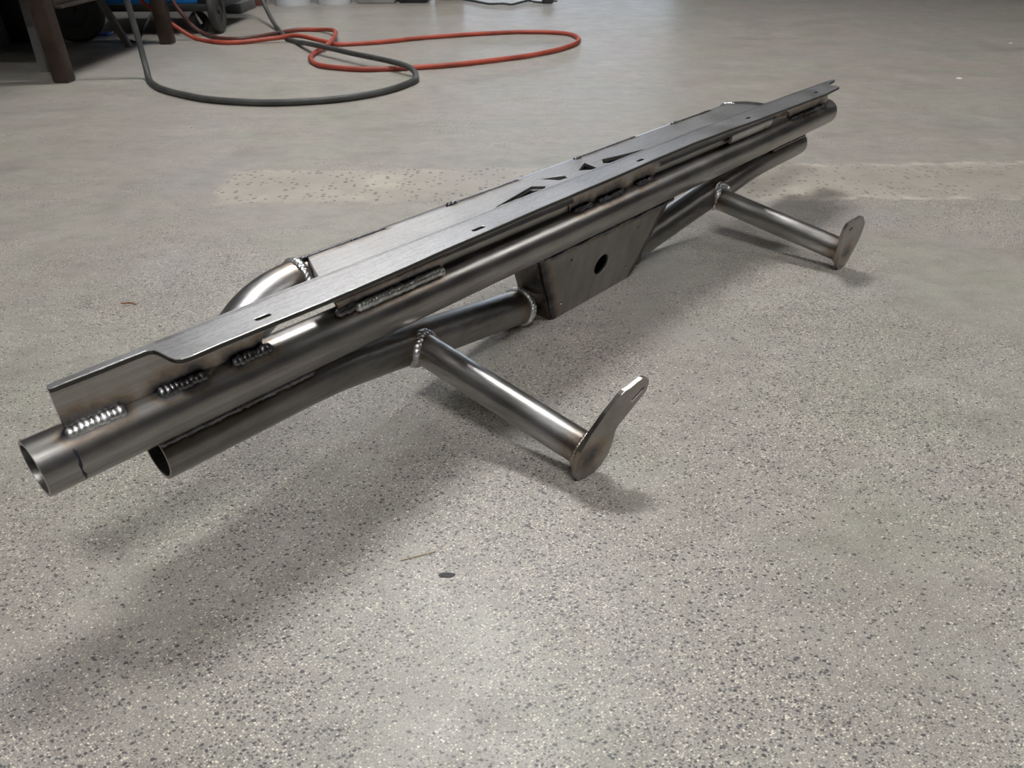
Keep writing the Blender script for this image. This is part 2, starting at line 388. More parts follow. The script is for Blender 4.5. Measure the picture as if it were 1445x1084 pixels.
# ---- weld runs, as (A, B) in the bumper frame
W = {}
W['foot'] = [(on_main(0.64, 1.17), on_main(1.42, 1.17)), (on_main(2.14, 1.16), on_main(2.86, 1.16)), (on_main(3.52, 1.14), on_main(4.17, 1.14))]
W['tab'] = [(V(6.28, 0.29, 3.53), V(8.56, 0.29, 3.53))]
W['tab_small'] = [(V(5.88, 0.22, 3.56), V(6.14, 0.22, 3.56))]
W['mid'] = [(on_main(13.72, 1.28), on_main(14.36, 1.28)), (on_main(14.82, 1.25), on_main(15.85, 1.25)), (on_main(16.7, 1.27), on_main(17.4, 1.27))]
W['far'] = [(on_main(27.1, 1.15), on_main(28.1, 1.15)), (on_main(28.3, 1.1), on_main(30.1, 1.05))]
W['crev'] = [(V(1.9, 0.0, 2.44), V(5.0, 0.0, 2.44)), (V(26.1, 0.0, 2.44), V(28.8, 0.0, 2.44))]
W['rear'] = [(V(6.2, -1.36, 4.16), V(8.35, -1.36, 4.16)), (V(10.55, -1.33, 4.16), V(13.0, -1.36, 4.16)), (V(15.7, -1.38, 4.16), V(18.7, -1.42, 4.16)), (V(21.2, -1.38, 4.16), V(23.4, -1.38, 4.16))]
top_z = 2.50
W['boxtop'] = [(V(12.45, 0.16, 2.44), V(18.75, 0.16, 2.44))]
def segs(keys, r): return [(A, B, r * D) for k in keys for A, B in W[k]]

raw = (0.335, 0.328, 0.322)
m_main = steel('main_tube_steel', raw, 0.34, segs(['foot', 'mid', 'far'], 0.34) + segs(['tab', 'tab_small'], 0.30) + segs(['crev'], 0.30) + segs(['boxtop'], 0.24))
m_low = steel('lower_tube_steel', (0.275, 0.27, 0.265), 0.38, segs(['crev'], 0.3) + [(V(*a), V(*a) + Vector((1e-4, 0, 0)), 0.85 * D) for a, b in leg_defs] + [(V(12.5, -0.9, 0.6), V(12.6, -0.9, 0.6), 0.8 * D)])
m_rear = steel('rear_tube_steel', (0.36, 0.36, 0.365), 0.37, [(V(6.0, -1.42, 3.65), V(6.05, -1.42, 3.65), 0.85 * D), (V(25.0, -1.42, 3.65), V(25.1, -1.42, 3.65), 0.85 * D)] + segs(['rear'], 0.2) + [(V(3.4, -0.4, 3.2), V(3.5, -0.4, 3.2), 1.0 * D), (V(27.7, -0.4, 3.2), V(27.6, -0.4, 3.2), 1.0 * D)])
m_leg = steel('leg_steel', (0.45, 0.45, 0.45), 0.34, [(V(*a), V(*a) + Vector((1e-4, 0, 0)), 0.9 * D) for a, b in leg_defs] + [(V(*b), V(*b) + Vector((1e-4, 0, 0)), 0.75 * D) for a, b in leg_defs], streak=(30, 1.5, 30))
m_bar = steel('brushed_bar_steel', (0.47, 0.475, 0.49), 0.40, segs(['foot', 'mid', 'far'], 0.4), brush=0.5, dark=0.85)
m_web = steel('web_steel', (0.40, 0.39, 0.38), 0.36, segs(['foot', 'mid', 'far'], 0.5), brush=0.2)
m_plate = steel('brushed_plate_steel', (0.47, 0.47, 0.475), 0.41, segs(['rear'], 0.24) + segs(['tab', 'tab_small'], 0.4) + segs(['mid'], 0.7), brush=0.35, dark=0.8)
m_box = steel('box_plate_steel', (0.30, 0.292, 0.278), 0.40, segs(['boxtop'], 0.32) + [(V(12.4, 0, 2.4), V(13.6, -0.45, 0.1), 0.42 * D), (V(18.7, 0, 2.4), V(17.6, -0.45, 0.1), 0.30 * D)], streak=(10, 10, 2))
m_tab = steel('end_plate_steel', (0.33, 0.32, 0.31), 0.33, [(V(*b), V(*b) + Vector((1e-4, 0, 0)), 0.62 * D) for a, b in leg_defs], streak=(8, 8, 8))
m_lip = steel('lip_steel', (0.50, 0.50, 0.505), 0.30, segs(['tab', 'tab_small'], 0.45))
m_bead = steel('weld_bead_steel', (0.74, 0.76, 0.78), 0.33, streak=(20, 20, 20), dark=0.45)
m_beadk = steel('sooty_weld_bead_steel', (0.16, 0.16, 0.17), 0.30, streak=(20, 20, 20), dark=0.5, bright=1.5)

def mirror(c): return [(LEN - s, q, z) for s, q, z in reversed(c)]
low_all = low_ctrl; 
tube('main_tube', [V(0, 0, Z0), V(LEN, 0, Z0)], R * D, m_main, bump, wall=0.065 * D, seg=56, step=0.08)
WALL = 0.065 * D
for c in (low_ctrl, mirror(low_ctrl)):
    tube('lower_tube', [V(*a) for a in c], R * D, m_low, bump, rad=7 * D, wall=WALL, seg=48, step=0.06)
tube('rear_tube', [V(*a) for a in rear_ctrl[:2]] + [V(*a) for a in mirror(rear_ctrl[:2])], R * D, m_rear, bump, rad=3.0 * D, wall=WALL, seg=48, step=0.05)

# marker line scribed round the near end of the main tube
mk = plain('marker_ink', (0.012, 0.012, 0.03), 0.5, 0, 0.2, 50)
bm = bmesh.new(); prev = None; rm_ = random.Random(3)
for k in range(41):
    a = math.radians(38 - 2.05 * k); s = 0.525 + 0.014 * math.sin(k * 0.23) + rm_.uniform(-0.004, 0.004)
    hwid = (0.020 + 0.007 * math.sin(k * 0.5)) * (0.35 if k < 3 or k > 36 else 1)
    row = [bm.verts.new(on_main(s - hwid, a, 0.5035)), bm.verts.new(on_main(s + hwid, a, 0.5035))]
    if prev: bm.faces.new((prev[0], prev[1], row[1], row[0]))
    prev = row
link('marker_line', finish(bm, 'marker_line'), mk, bump)['label'] = 'dark blue ink line across the tube'

# ---- long flat top bar with slots; its near end is cut back in an S curve, its far end is notched
front = [(2.10, 0.14), (2.19, 0.19), (2.225, 0.32), (2.24, 0.47), (2.255, 0.62), (2.29, 0.75), (2.36, 0.825), (2.50, 0.855), (3.0, 0.84), (3.9, 0.85), (5.1, 0.87), (6.5, 0.85), (7.3, 0.83), (8.3, 0.78), (9.9, 0.745), (11.4, 0.70), (13.0, 0.675), (14.5, 0.66), (16.5, 0.60), (19.0, 0.575), (21.0, 0.63), (23.0, 0.74), (24.6, 0.79), (28.3, 0.90), (29.2, 0.84), (29.70, 0.82), (29.78, 0.78), (29.79, 0.66), (29.76, 0.48), (29.84, 0.38), (30.0, 0.30), (30.3, 0.22), (30.95, 0.15), (31.0, 0.08)]
back = [(30.6, 0.02), (26.0, -0.10), (20, -0.17), (15, -0.12), (10, -0.10), (5, -0.09), (2.6, -0.05), (0.62, 0.0), (0.60, 0.05), (0.60, 0.12), (0.64, 0.14)]
slots = [stadium(4.02, 0.565, 0.34, 0.135), stadium(9.58, 0.52, 0.42, 0.14), stadium(16.37, 0.36, 0.36, 0.13), stadium(22.85, 0.41, 0.36, 0.13), stadium(28.2, 0.53, 0.36, 0.12)]
ZB = 4.25
bar = sheet('top_bar', front + back, slots, 0.10, lambda u, v, w: V(u, v, ZB + w), m_bar, bump, 0.014)
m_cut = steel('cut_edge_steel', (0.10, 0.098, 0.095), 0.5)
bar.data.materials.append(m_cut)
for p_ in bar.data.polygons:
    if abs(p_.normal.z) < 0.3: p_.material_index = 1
bm = bmesh.new(); rows = []
for k in range(61):
    s_ = 2.3 + (30.3 - 2.3) * k / 60
    bq = next(b1[1] + (b0[1] - b1[1]) * (s_ - b1[0]) / (b0[0] - b1[0]) for b0, b1 in zip(back, back[1:]) if b1[0] <= s_ <= b0[0])
    rows.append([bm.verts.new(V(s_, bq + dq, ZB + 0.0515)) for dq in (0.045, 0.058, 0.095, 0.106)])
for A_, B_ in zip(rows, rows[1:]):
    for j in (0, 2): bm.faces.new((A_[j], A_[j + 1], B_[j + 1], B_[j]))
link('bend_line', finish(bm, 'bend_line', 0.1), m_cut, bump)
# webs under the bar, standing on the main tube
sheet('web_plate', [(0.60, 3.45), (4.10, 3.45), (4.12, 3.60), (4.18, 3.73), (4.28, 3.85), (4.42, 3.97), (4.62, 4.07), (4.8, 4.12), (4.8, 4.22), (0.60, 4.22)], [], 0.10, lambda u, v, w: V(u, 0.08 + w, v), m_web, bump, 0.015)
sheet('web_plate', [(13.55, 3.46), (17.62, 3.46), (17.68, 3.85), (17.76, 4.22), (13.45, 4.22), (13.48, 3.8)], [], 0.10, lambda u, v, w: V(u, 0.04 + w, v), m_web, bump, 0.015)
sheet('web_plate', [(27.02, 3.42), (30.6, 3.42), (30.6, 4.22), (26.4, 4.22), (26.5, 4.0), (26.8, 3.86), (26.97, 3.74)], [], 0.10, lambda u, v, w: V(u, 0.10 + w, v), m_web, bump, 0.015)

for a, b_ in ((5.95, 13.5), (17.7, 25.1)):
    sheet('web_plate', [(a, 3.47), (b_, 3.47), (b_, 4.18), (a, 4.18)], [], 0.08, lambda u, v, w: V(u, 0.0 + w, v), m_web, bump, 0.01)

# ---- wide plate between rear and main tube, with cut-outs, front lip and side lips
tri = [[(10.5, -0.22), (12.834, -0.70), (13.1, -0.42), (12.95, -0.33), (11.3, -0.33), (10.6, -0.22)],
       [(13.45, -0.93), (14.15, -0.60), (14.05, -0.43), (13.72, -0.45)],
       [(15.46, -0.93), (14.73, -0.60), (15.05, -0.36), (15.3, -0.36)],
       [(16.02, -0.73), (18.0, -0.34), (17.6, -0.33), (15.9, -0.33), (15.74, -0.48)]]
plate_out = [(6.25, -1.27), (9.0, -1.26), (10.5, -1.24), (10.54, -1.30), (13.0, -1.28), (15.6, -1.32), (18.8, -1.33), (21.0, -1.28), (24.85, -1.27), (25.28, -0.3), (5.82, -0.3)]
sheet('wide_plate', plate_out, tri, 0.10, lambda u, v, w: V(u, v, 4.135 + w), m_plate, bump, 0.012)
prof = [(-0.31, 4.178), (-0.15, 4.155), (-0.05, 4.12), (0.04, 4.07), (0.12, 4.005), (0.19, 3.935), (0.235, 3.87), (0.265, 3.80)]
tabprof = prof + [(0.265, 3.70), (0.24, 3.60), (0.20, 3.50)]
def lip(s0, s1, zb, e0=0.0, e1=0.0):
    bm = bmesh.new(); P = tabprof if zb < 3.6 else prof
    th = 0.09; rows = []
    inner = []
    for i, (q, z) in enumerate(P):
        a = P[max(0, i - 1)]; c = P[min(len(P) - 1, i + 1)]; tq, tz = c[0] - a[0], c[1] - a[1]; l = math.hypot(tq, tz)
        inner.append((q - th * (-tz) / l, z - th * tq / l))
    loop = P + inner[::-1]
    A = [bm.verts.new(V(s0 + e0 * (p_[1] - 4.1), p_[0], p_[1])) for p_ in loop]; B = [bm.verts.new(V(s1 + e1 * (p_[1] - 4.1), p_[0], p_[1])) for p_ in loop]
    n = len(loop)
    for k in range(n): bm.faces.new((A[k], A[(k + 1) % n], B[(k + 1) % n], B[k]))
    m_ = len(P)
    for S in (A, B):
        for k in range(m_ - 1): bm.faces.new((S[k], S[k + 1], S[n - 2 - k], S[n - 1 - k]))
    return link('plate_lip', finish(bm, 'plate_lip', 0.7), m_lip, bump)
lip(5.62, 8.70, 3.50, -0.45)
lip(8.70, 13.46, 3.71)
lip(17.74, 22.2, 3.71)
lip(22.2, 25.42, 3.50, 0, 0.45)
for sg, s0 in ((1, 0), (-1, LEN)):
    a, b_ = V(s0 + sg * 6.26, -1.22, 4.10), V(s0 + sg * 5.80, -0.28, 4.10)
    bm = bmesh.new(); dirn = (b_ - a).normalized(); nn = Vector((dirn.y, -dirn.x, 0)) * 0.09 * D
    vs1 = [a, b_, b_ - Vector((0, 0, 0.42 * D)), a - Vector((0, 0, 0.30 * D))]
    if sg < 0: nn = -nn
    A = [bm.verts.new(x) for x in vs1]; B = [bm.verts.new(x - nn) for x in vs1]
    bm.faces.new(A); bm.faces.new(B[::-1])
    for k in range(4): bm.faces.new((A[k], A[(k + 1) % 4], B[(k + 1) % 4], B[k]))
    link('side_lip', finish(bm, 'side_lip'), m_plate, bump)

# ---- centre box: front plate with holes, sides, back and bottom
def face(u, v, w): return V(u, -0.48 + 0.207 * v + w, v)
fp = [(13.70, 0.02), (17.45, 0.02), (17.58, 0.06), (17.75, 0.22), (18.85, 2.52), (12.30, 2.52), (13.55, 0.10), (13.6, 0.04)]
hls = [circle(15.58, 1.20, 0.35), circle(13.86, 1.96, 0.065, 10), circle(13.83, 0.50, 0.065, 10), circle(17.24, 1.95, 0.065, 10), circle(17.22, 0.50, 0.065, 10)]
sheet('front_plate', fp, hls, 0.10, face, m_box, bump, 0.02)
def quad_slab(name, P4, th, mat):
    n = (P4[1] - P4[0]).cross(P4[3] - P4[0]).normalized() * th * D
    bm = bmesh.new(); A = [bm.verts.new(x) for x in P4]; B = [bm.verts.new(x + n) for x in P4]
    bm.faces.new(A); bm.faces.new(B[::-1])
    for k in range(4): bm.faces.new((A[k], A[(k + 1) % 4], B[(k + 1) % 4], B[k]))
    return link(name, finish(bm, name), mat, bump)
QB = -1.52
m_side_shade = steel('shaded_box_side_steel', (0.12, 0.115, 0.11), 0.4, [(V(12.8, -0.95, 0.6), V(13.2, -0.95, 0.6), 0.9 * D)])  # base colour darkened to stand in for shade on the unlit box plates
for sg, s0 in ((1, 0), (-1, LEN)):
    f = lambda s: s0 + sg * s
    quad_slab('side_plate', [V(f(13.62), -0.50, 0.04), V(f(12.38), 0.0, 2.48), V(f(12.38), QB + 0.5, 2.48), V(f(13.62), QB, 0.04)][::sg], 0.10, m_side_shade)
quad_slab('back_plate', [V(13.65, QB, 0.04), V(17.45, QB, 0.04), V(18.7, QB + 0.5, 2.48), V(12.4, QB + 0.5, 2.48)], 0.10, m_side_shade)
quad_slab('bottom_plate', [V(13.7, -0.5, 0.03), V(17.4, -0.5, 0.03), V(17.4, QB, 0.03), V(13.7, QB, 0.03)], 0.08, m_side_shade)

# ---- two legs with end plates
tabs = [[(8.32, 0.012), (8.22, 0.14), (8.15, 0.38), (8.13, 0.62), (8.19, 0.90), (8.40, 1.32), (8.70, 1.72), (9.03, 2.07), (9.12, 2.12), (9.24, 2.14), (9.56, 2.27), (9.66, 2.25), (9.75, 2.17), (9.80, 2.05), (9.78, 1.84), (9.38, 1.42), (9.15, 1.18), (9.10, 1.02), (9.10, 0.70), (9.05, 0.42), (8.90, 0.16), (8.72, 0.05), (8.50, 0.012)],
        [(22.70, 0.012), (22.52, 0.20), (22.40, 0.45), (22.27, 0.90), (22.09, 1.38), (22.08, 1.66), (22.16, 1.82), (22.80, 1.93), (22.92, 1.88), (23.20, 1.60), (23.28, 1.10), (23.22, 0.65), (23.12, 0.26), (23.02, 0.08), (22.88, 0.012)]]
tslots = [[(9.37, 1.80), (9.62, 1.99), (9.68, 2.02), (9.71, 1.97), (9.66, 1.90), (9.42, 1.72), (9.36, 1.74)], stadium(22.42, 1.58, 0.22, 0.14)]
for i, (a, b_) in enumerate(leg_defs):
    A, B = V(*a), V(*b_)
    lg = tube('leg_tube', [A, B], 0.385 * D, m_leg, bump, wall=0.05 * D, seg=40, step=0.03)
    s0 = 8.3 if i == 0 else 22.8
    tp = sheet('end_plate', tabs[i], [tslots[i]], 0.11, lambda u, v, w, s0=s0: V(u, 4.5 + 0.2 * (u - s0) + 0.13 * v + w + 0.03, v), m_tab, lg, 0.01)
    # fillet welds at both ends of the leg
    d = (B - A).normalized(); n1 = Vector((0, 0, 1)); n1 = (n1 - d * n1.dot(d)).normalized(); n2 = d.cross(n1)
    axis = (Vector((5.6 * D, -LQ * D, LZ * D)) - Vector((12.9 * D, 1.05 * D, 0.53 * D))).normalized()
    if i: axis.z = -axis.z; axis.y = -axis.y
    C0 = A; path, nr = [], []
    lowR = 0.5 * D; rl = 0.40 * D
    for k in range(31):
        t = 2 * PI * k / 30; off = n1 * math.cos(t) * rl + n2 * math.sin(t) * rl
        perp = off - axis * off.dot(axis); h = (lowR ** 2 - min(perp.length, lowR * 0.98) ** 2) ** 0.5
        c_axis = V(8.25 if i == 0 else LEN - 8.25, LQ + (8.25 - 5.6) / 7.3 * (-1.05 - LQ), LZ + (8.25 - 5.6) / 7.3 * (0.53 - LZ))
        p_ = c_axis + off + d * h; path.append(p_); nr.append((off.normalized() + d * 0.8).normalized())
    bead('weld_bead', path, nr, 0.28 * D, m_bead, lg, 0.12 * D, 0.35, 0.2)
    path = [B - d * 0.05 * D + n1 * math.cos(t) * 0.40 * D + n2 * math.sin(t) * 0.40 * D for t in [2 * PI * k / 24 for k in range(25)]]
    bead('weld_bead', path, [((p_ - B).normalized() - d * 0.8).normalized() for p_ in path], 0.11 * D, m_leg, lg, 0.07 * D)

# ---- weld beads on the bumper
def straight(A, B, n, wd, mat, **kw):
    return bead('weld_bead', [A, (A + B) / 2, B], [n] * 3, wd * D, mat, bump, **kw)
for k, (A, B) in enumerate(W['foot']): straight(A, B, nrm(0.75, 0.65), 0.24, m_bead if k == 0 else m_beadk, pitch=0.085 * D, hgt=0.35)
A, B = W['tab'][0]; straight(A, B, nrm(0.7, 0.7), 0.23, m_bead, pitch=0.085 * D, hgt=0.5, jit=0.04)
A, B = W['tab_small'][0]; straight(A, B, nrm(0.8, 0.6), 0.24, m_beadk, hgt=0.4)
for A, B in W['mid']: straight(A, B, nrm(0.8, 0.6), 0.17, m_beadk, pitch=0.09 * D, jit=0.2)
for A, B in W['far']: straight(A, B, nrm(0.8, 0.6), 0.12, m_beadk, pitch=0.10 * D, jit=0.3)
for A, B in W['crev']: straight(A + V(0, 0.17, 0.06), B + V(0, 0.17, 0.06), nrm(0.95, 0.2), 0.16, m_beadk, pitch=0.08 * D)
for A, B in W['rear']: straight(A + V(0, 0.02, 0.0), B + V(0, 0.02, 0.0), nrm(-0.3, 0.9), 0.10, m_beadk, pitch=0.08 * D, hgt=0.4)
for s in (10.5, 15.62, 20.95): straight(V(s - 0.06, -1.33, 4.17), V(s + 0.12, -1.33, 4.17), nrm(0, 1), 0.17, m_beadk, pitch=0.07 * D)
# scalloped welds between box front plate and main tube
sc = [(12.45, 13.45), (13.5, 14.65), (14.7, 16.25), (16.3, 17.5), (17.55, 18.75)]
for a, b_ in sc:
    pts = []; n = 9
    for k in range(n):
        x = k / (n - 1); pts.append(V(a + (b_ - a) * x, 0.20 - 0.02 * math.sin(PI * x), 2.50 - 0.055 * math.sin(PI * min(1, x * 1.15))))
    bead('weld_bead', pts, [nrm(0.9, -0.3)] * n, 0.16 * D, m_beadk, bump, 0.06 * D, 0.35)
# box front corners
straight(face(12.42, 2.36, -0.08), face(13.60, 0.06, -0.08), (nrm(0.8, 0) + Vector((-0.8, 0, 0))).normalized(), 0.20, m_beadk, pitch=0.05 * D, hgt=0.4, jit=0.05)
straight(face(LEN - 12.42, 2.36, -0.08), face(LEN - 13.4, 0.3, -0.08), (nrm(0.8, 0) + Vector((0.8, 0, 0))).normalized(), 0.16, m_beadk, pitch=0.05 * D, hgt=0.4, jit=0.05)
# rings: lower tube into box, butt weld on the rear tube
def ring_bead(C, d, rr, wd, mat, pit, nbias=0.0):
    d = d.normalized(); n1 = d.orthogonal().normalized(); n2 = d.cross(n1)
    path = [C + n1 * math.cos(2 * PI * k / 36) * rr + n2 * math.sin(2 * PI * k / 36) * rr for k in range(37)]
    bead('weld_bead', path, [((p_ - C).normalized() + d * nbias).normalized() for p_ in path], wd, mat, bump, pit, 0.26)
dl = V(12.9, -1.05, 0.53) - V(5.6, LQ, LZ)
fx = (12.72 - 5.6) / 7.3
ring_bead(V(12.72, LQ + fx * (-1.05 - LQ), LZ + fx * (0.53 - LZ)), dl, 0.53 * D, 0.20 * D, m_bead, 0.11 * D, -0.5)
ring_bead(V(LEN - 12.72, LQ + fx * (-1.05 - LQ), LZ + fx * (0.53 - LZ)), Vector((-dl.x, dl.y, dl.z)), 0.53 * D, 0.20 * D, m_beadk, 0.11 * D, -0.5)
for s in (6.02, LEN - 6.02): ring_bead(V(s, -1.42, 3.625), Vector((1, 0, 0)), 0.50 * D, 0.20 * D, m_bead, 0.10 * D)

# ------------------------------------------------------------------ hoses and cords
def hose(name, pts, r, mat, label, cat, up_pts0=(), up_pts1=(), lift=None):
    P = [Vector(a) for a in up_pts0] + [Vector((x, y, r + (lift(i) if lift else 0))) for i, (x, y) in enumerate(pts)] + [Vector(a) for a in up_pts1]
    bm = bmesh.new(); pts_ = catmull(P, 7); sweep(bm, pts_, r, 12, None, True)
    me = finish(bm, name, 1.0); at = me.attributes.new('along', 'FLOAT', 'POINT')
    for k, a in enumerate(at.data): a.value = k / len(at.data)
    return tag(link(name, me, mat), label, cat)
red_pts = [(-1.447, 3.802), (-1.34, 3.673), (-1.236, 3.64), (-1.174, 3.69), (-1.089, 3.839), (-1.027, 3.918), (-0.944, 3.916), (-0.87, 3.857), (-0.81, 3.725), (-0.78, 3.542), (-0.783, 3.393), (-0.806, 3.289), (-0.799, 3.159), (-0.761, 3.051), (-0.705, 2.978), (-0.582, 2.92), (-0.476, 2.919), (-0.348, 2.951), (-0.192, 3.012), (0.054, 3.175), (0.205, 3.339), (0.293, 3.521), (0.299, 3.681), (0.237, 3.789), (0.064, 3.826), (-0.136, 3.775), (-0.391, 3.664), (-0.568, 3.547), (-0.744, 3.484), (-0.829, 3.523), (-0.958, 3.604), (-1.054, 3.606), (-1.196, 3.55), (-1.3, 3.552), (-1.436, 3.66)]
m_red = plain('red_rubber_hose', (0.36, 0.062, 0.036), 0.5, 0, 0.35, 8)
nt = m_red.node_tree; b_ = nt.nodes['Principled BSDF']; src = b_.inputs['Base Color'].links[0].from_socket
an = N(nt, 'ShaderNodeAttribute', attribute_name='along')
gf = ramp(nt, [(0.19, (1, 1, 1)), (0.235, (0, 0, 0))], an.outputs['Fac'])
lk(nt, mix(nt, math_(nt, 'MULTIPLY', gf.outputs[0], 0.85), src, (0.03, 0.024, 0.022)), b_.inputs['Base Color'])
m_grey = plain('dusty_black_rubber_hose', (0.055, 0.058, 0.056), 0.55, 0, 0.45, 9)
m_cord = plain('black_rubber_cord', (0.03, 0.03, 0.032), 0.5, 0, 0.3, 20)
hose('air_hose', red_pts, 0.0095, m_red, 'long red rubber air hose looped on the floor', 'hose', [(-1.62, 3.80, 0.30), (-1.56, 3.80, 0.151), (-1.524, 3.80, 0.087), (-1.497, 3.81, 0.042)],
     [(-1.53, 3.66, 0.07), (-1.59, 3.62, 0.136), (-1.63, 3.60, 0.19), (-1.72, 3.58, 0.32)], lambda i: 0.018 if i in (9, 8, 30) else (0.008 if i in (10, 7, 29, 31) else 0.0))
grey = [Vector((x, y, z)) for x, y, z in [(-1.33, 2.83, 0.60), (-1.315, 2.825, 0.25), (-1.305, 2.815, 0.10), (-1.293, 2.79, 0.035), (-1.275, 2.751, 0.0105), (-1.219, 2.655, 0.0105), (-1.156, 2.576, 0.0105), (-1.054, 2.489, 0.0105), (-0.938, 2.418, 0.0105), (-0.771, 2.377, 0.0105), (-0.621, 2.394, 0.0105), (-0.499, 2.451, 0.0105), (-0.4, 2.554, 0.0105), (-0.344, 2.676, 0.0105),
    (-0.333, 2.745, 0.011), (-0.350, 2.825, 0.02), (-0.388, 2.865, 0.032), (-0.48, 2.96, 0.035), (-0.608, 3.085, 0.035), (-0.714, 3.20, 0.035), (-0.807, 3.30, 0.034), (-0.87, 3.40, 0.026), (-0.947, 3.548, 0.0105),(-1.013, 3.646, 0.0105), (-1.13, 3.932, 0.0105), (-1.20, 4.08, 0.04), (-1.29, 4.27, 0.11), (-1.36, 4.42, 0.18)]]
bm = bmesh.new(); sweep(bm, catmull(grey, 7), 0.0105, 12, None, True)
tag(link('welding_cable', finish(bm, 'welding_cable', 1.0), m_grey), 'dusty dark grey cable hanging from the table and curling over the floor', 'cable')
hose('ground_lead', [(-1.674, 3.60), (-1.72, 3.63)], 0.006, m_cord, 'short black lead drooping between the cart and the table leg', 'cord', [(-1.60, 3.72, 0.14), (-1.622, 3.70, 0.107), (-1.65, 3.65, 0.06)])
tp = thing('extension_lead', 'thin dark extension lead with a black plug far back on the bright floor', 'cord', (-0.05, 5.0, 0))
bm = bmesh.new(); sweep(bm, catmull([Vector((x + 0.05, y - 5.0, 0.007)) for x, y in [(-0.60, 5.60), (-0.37, 5.346), (-0.295, 5.222), (-0.214, 5.103), (-0.132, 4.985), (-0.046, 4.995), (0.005, 4.945), (0.048, 5.03), (0.108, 5.151), (0.149, 5.075), (0.20, 5.05)]], 6), 0.006, 8, None, True)
link('lead', finish(bm, 'lead'), m_cord, tp)
bm = bmesh.new(); box(bm, (0.24, 0.03, 0.001), (0.31, 0.07, 0.036), None, 0.008); box(bm, (0.31, 0.036, 0.01), (0.335, 0.044, 0.018)); box(bm, (0.31, 0.056, 0.01), (0.335, 0.064, 0.018))
link('plug', finish(bm, 'plug'), m_cord, tp)

# ------------------------------------------------------------------ welding table
m_tbl = plain('brown_table_steel', (0.060, 0.042, 0.034), 0.45, 0.6, 0.3, 12)
m_tbl2 = plain('rubbed_table_steel', (0.10, 0.085, 0.078), 0.4, 0.7, 0.3, 12)
tb = thing('welding_table', 'brown steel welding table with square legs at the left edge', 'table', (-1.57, 2.75, 0))
def lbox(name, lo, hi, mat, par, off=(-1.57, 2.75, 0), bev=0.003):
    return boxo(name, tuple(a - b for a, b in zip(lo, off)), tuple(a - b for a, b in zip(hi, off)), mat, par, bev)
for (x, y) in ((-1.573, 2.752), (-1.53, 3.575), (-2.9, 2.752), (-2.9, 3.575)):
    g = lbox('leg', (x - 0.027, y - 0.027, 0.004), (x + 0.027, y + 0.027, 0.82), m_tbl, tb)
    lb = lbox('foot_pad', (x - 0.024, y - 0.024, 0.0), (x + 0.024, y + 0.024, 0.0045), m_tbl2, tb, bev=0)
for y0, y1, x in ((2.785, 3.55, -1.55), (2.785, 3.55, -2.9)):
    lbox('stretcher', (x - 0.012, y0, 0.235), (x + 0.004, y1, 0.31), m_tbl2, tb)
    lbox('stretcher', (x - 0.012, y0, 0.228), (x + 0.026, y1, 0.236), m_tbl2, tb)
lbox('stretcher', (-2.88, 3.56, 0.235), (-1.56, 3.59, 0.30), m_tbl, tb)
lbox('table_top', (-3.05, 2.62, 0.82), (-1.42, 3.70, 0.845), m_tbl, tb)
lbox('lower_shelf', (-2.88, 2.80, 0.305), (-1.56, 3.55, 0.312), m_tbl, tb)

# stool under the table
m_st = plain('grey_stool_steel', (0.17, 0.165, 0.16), 0.5, 0.5, 0.3, 12)
st = thing('low_bench', 'low grey steel bench with thin legs pushed under the table', 'bench', (-1.92, 3.22, 0))
for (x0, y0, x1, y1) in ((-1.74, 2.935, -1.78, 3.02), (-1.666, 3.49, -1.735, 3.42), (-2.42, 2.95, -2.37, 3.02), (-2.45, 3.44, -2.37, 3.40)):
    bm = bmesh.new(); a = Vector((x0 + 1.92, y0 - 3.22, 0)); b_ = Vector((x1 + 1.92, y1 - 3.22, 0.27)); d = b_ - a
    for t in (0,):
        vsq = [Vector((sx * 0.014, sy * 0.011, 0)) for sx, sy in ((-1, -1), (1, -1), (1, 1), (-1, 1))]
        A = [bm.verts.new(a + v) for v in vsq]; B = [bm.verts.new(b_ + v) for v in vsq]
        bm.faces.new(A); bm.faces.new(B[::-1])
        for k in range(4): bm.faces.new((A[k], A[(k + 1) % 4], B[(k + 1) % 4], B[k]))
    link('leg', finish(bm, 'leg'), m_st, st)
boxo('seat', (-0.48, -0.24, 0.268), (0.22, 0.24, 0.295), m_st, st, 0.006)

# ------------------------------------------------------------------ welding cart
m_blue = plain('blue_powder_coat', (0.012, 0.19, 0.58), 0.4, 0, 0.08, 4)
m_blk = plain('black_plastic', (0.012, 0.012, 0.014), 0.5, 0, 0.3, 15)
m_rub = plain('wheel_rubber', (0.035, 0.034, 0.032), 0.6, 0, 0.3, 15)
m_chr = plain('zinc_plate', (0.5, 0.5, 0.5), 0.3, 1.0, 0.2, 20)
ct = thing('welding_cart', 'blue welding machine cabinet on a black wheeled cart behind the table', 'cart', (-1.75, 4.0, 0))
def cb(name, lo, hi, mat, par=None, bev=0.004):
    o = (-1.75, 4.0, 0); return boxo(name, tuple(a - b for a, b in zip(lo, o)), tuple(a - b for a, b in zip(hi, o)), mat, par or ct, bev)
cb('cabinet', (-2.13, 3.86, 0.128), (-1.46, 4.5, 0.62), m_blue, bev=0.012)
cb('base_tray', (-2.15, 3.84, 0.098), (-1.40, 4.52, 0.130), m_blk)
cb('corner_guard', (-1.465, 3.85, 0.128), (-1.40, 4.5, 0.62), m_blk)
for x in (-1.99, -1.55):
    bm = bmesh.new(); bmesh.ops.create_cone(bm, cap_ends=True, segments=10, radius1=0.006, radius2=0.004, depth=0.006, matrix=Matrix.Translation((x + 1.75, -0.143, 0.15)) @ Matrix.Rotation(PI / 2, 4, 'X'))
    link('screw', finish(bm, 'screw'), m_chr, ct)
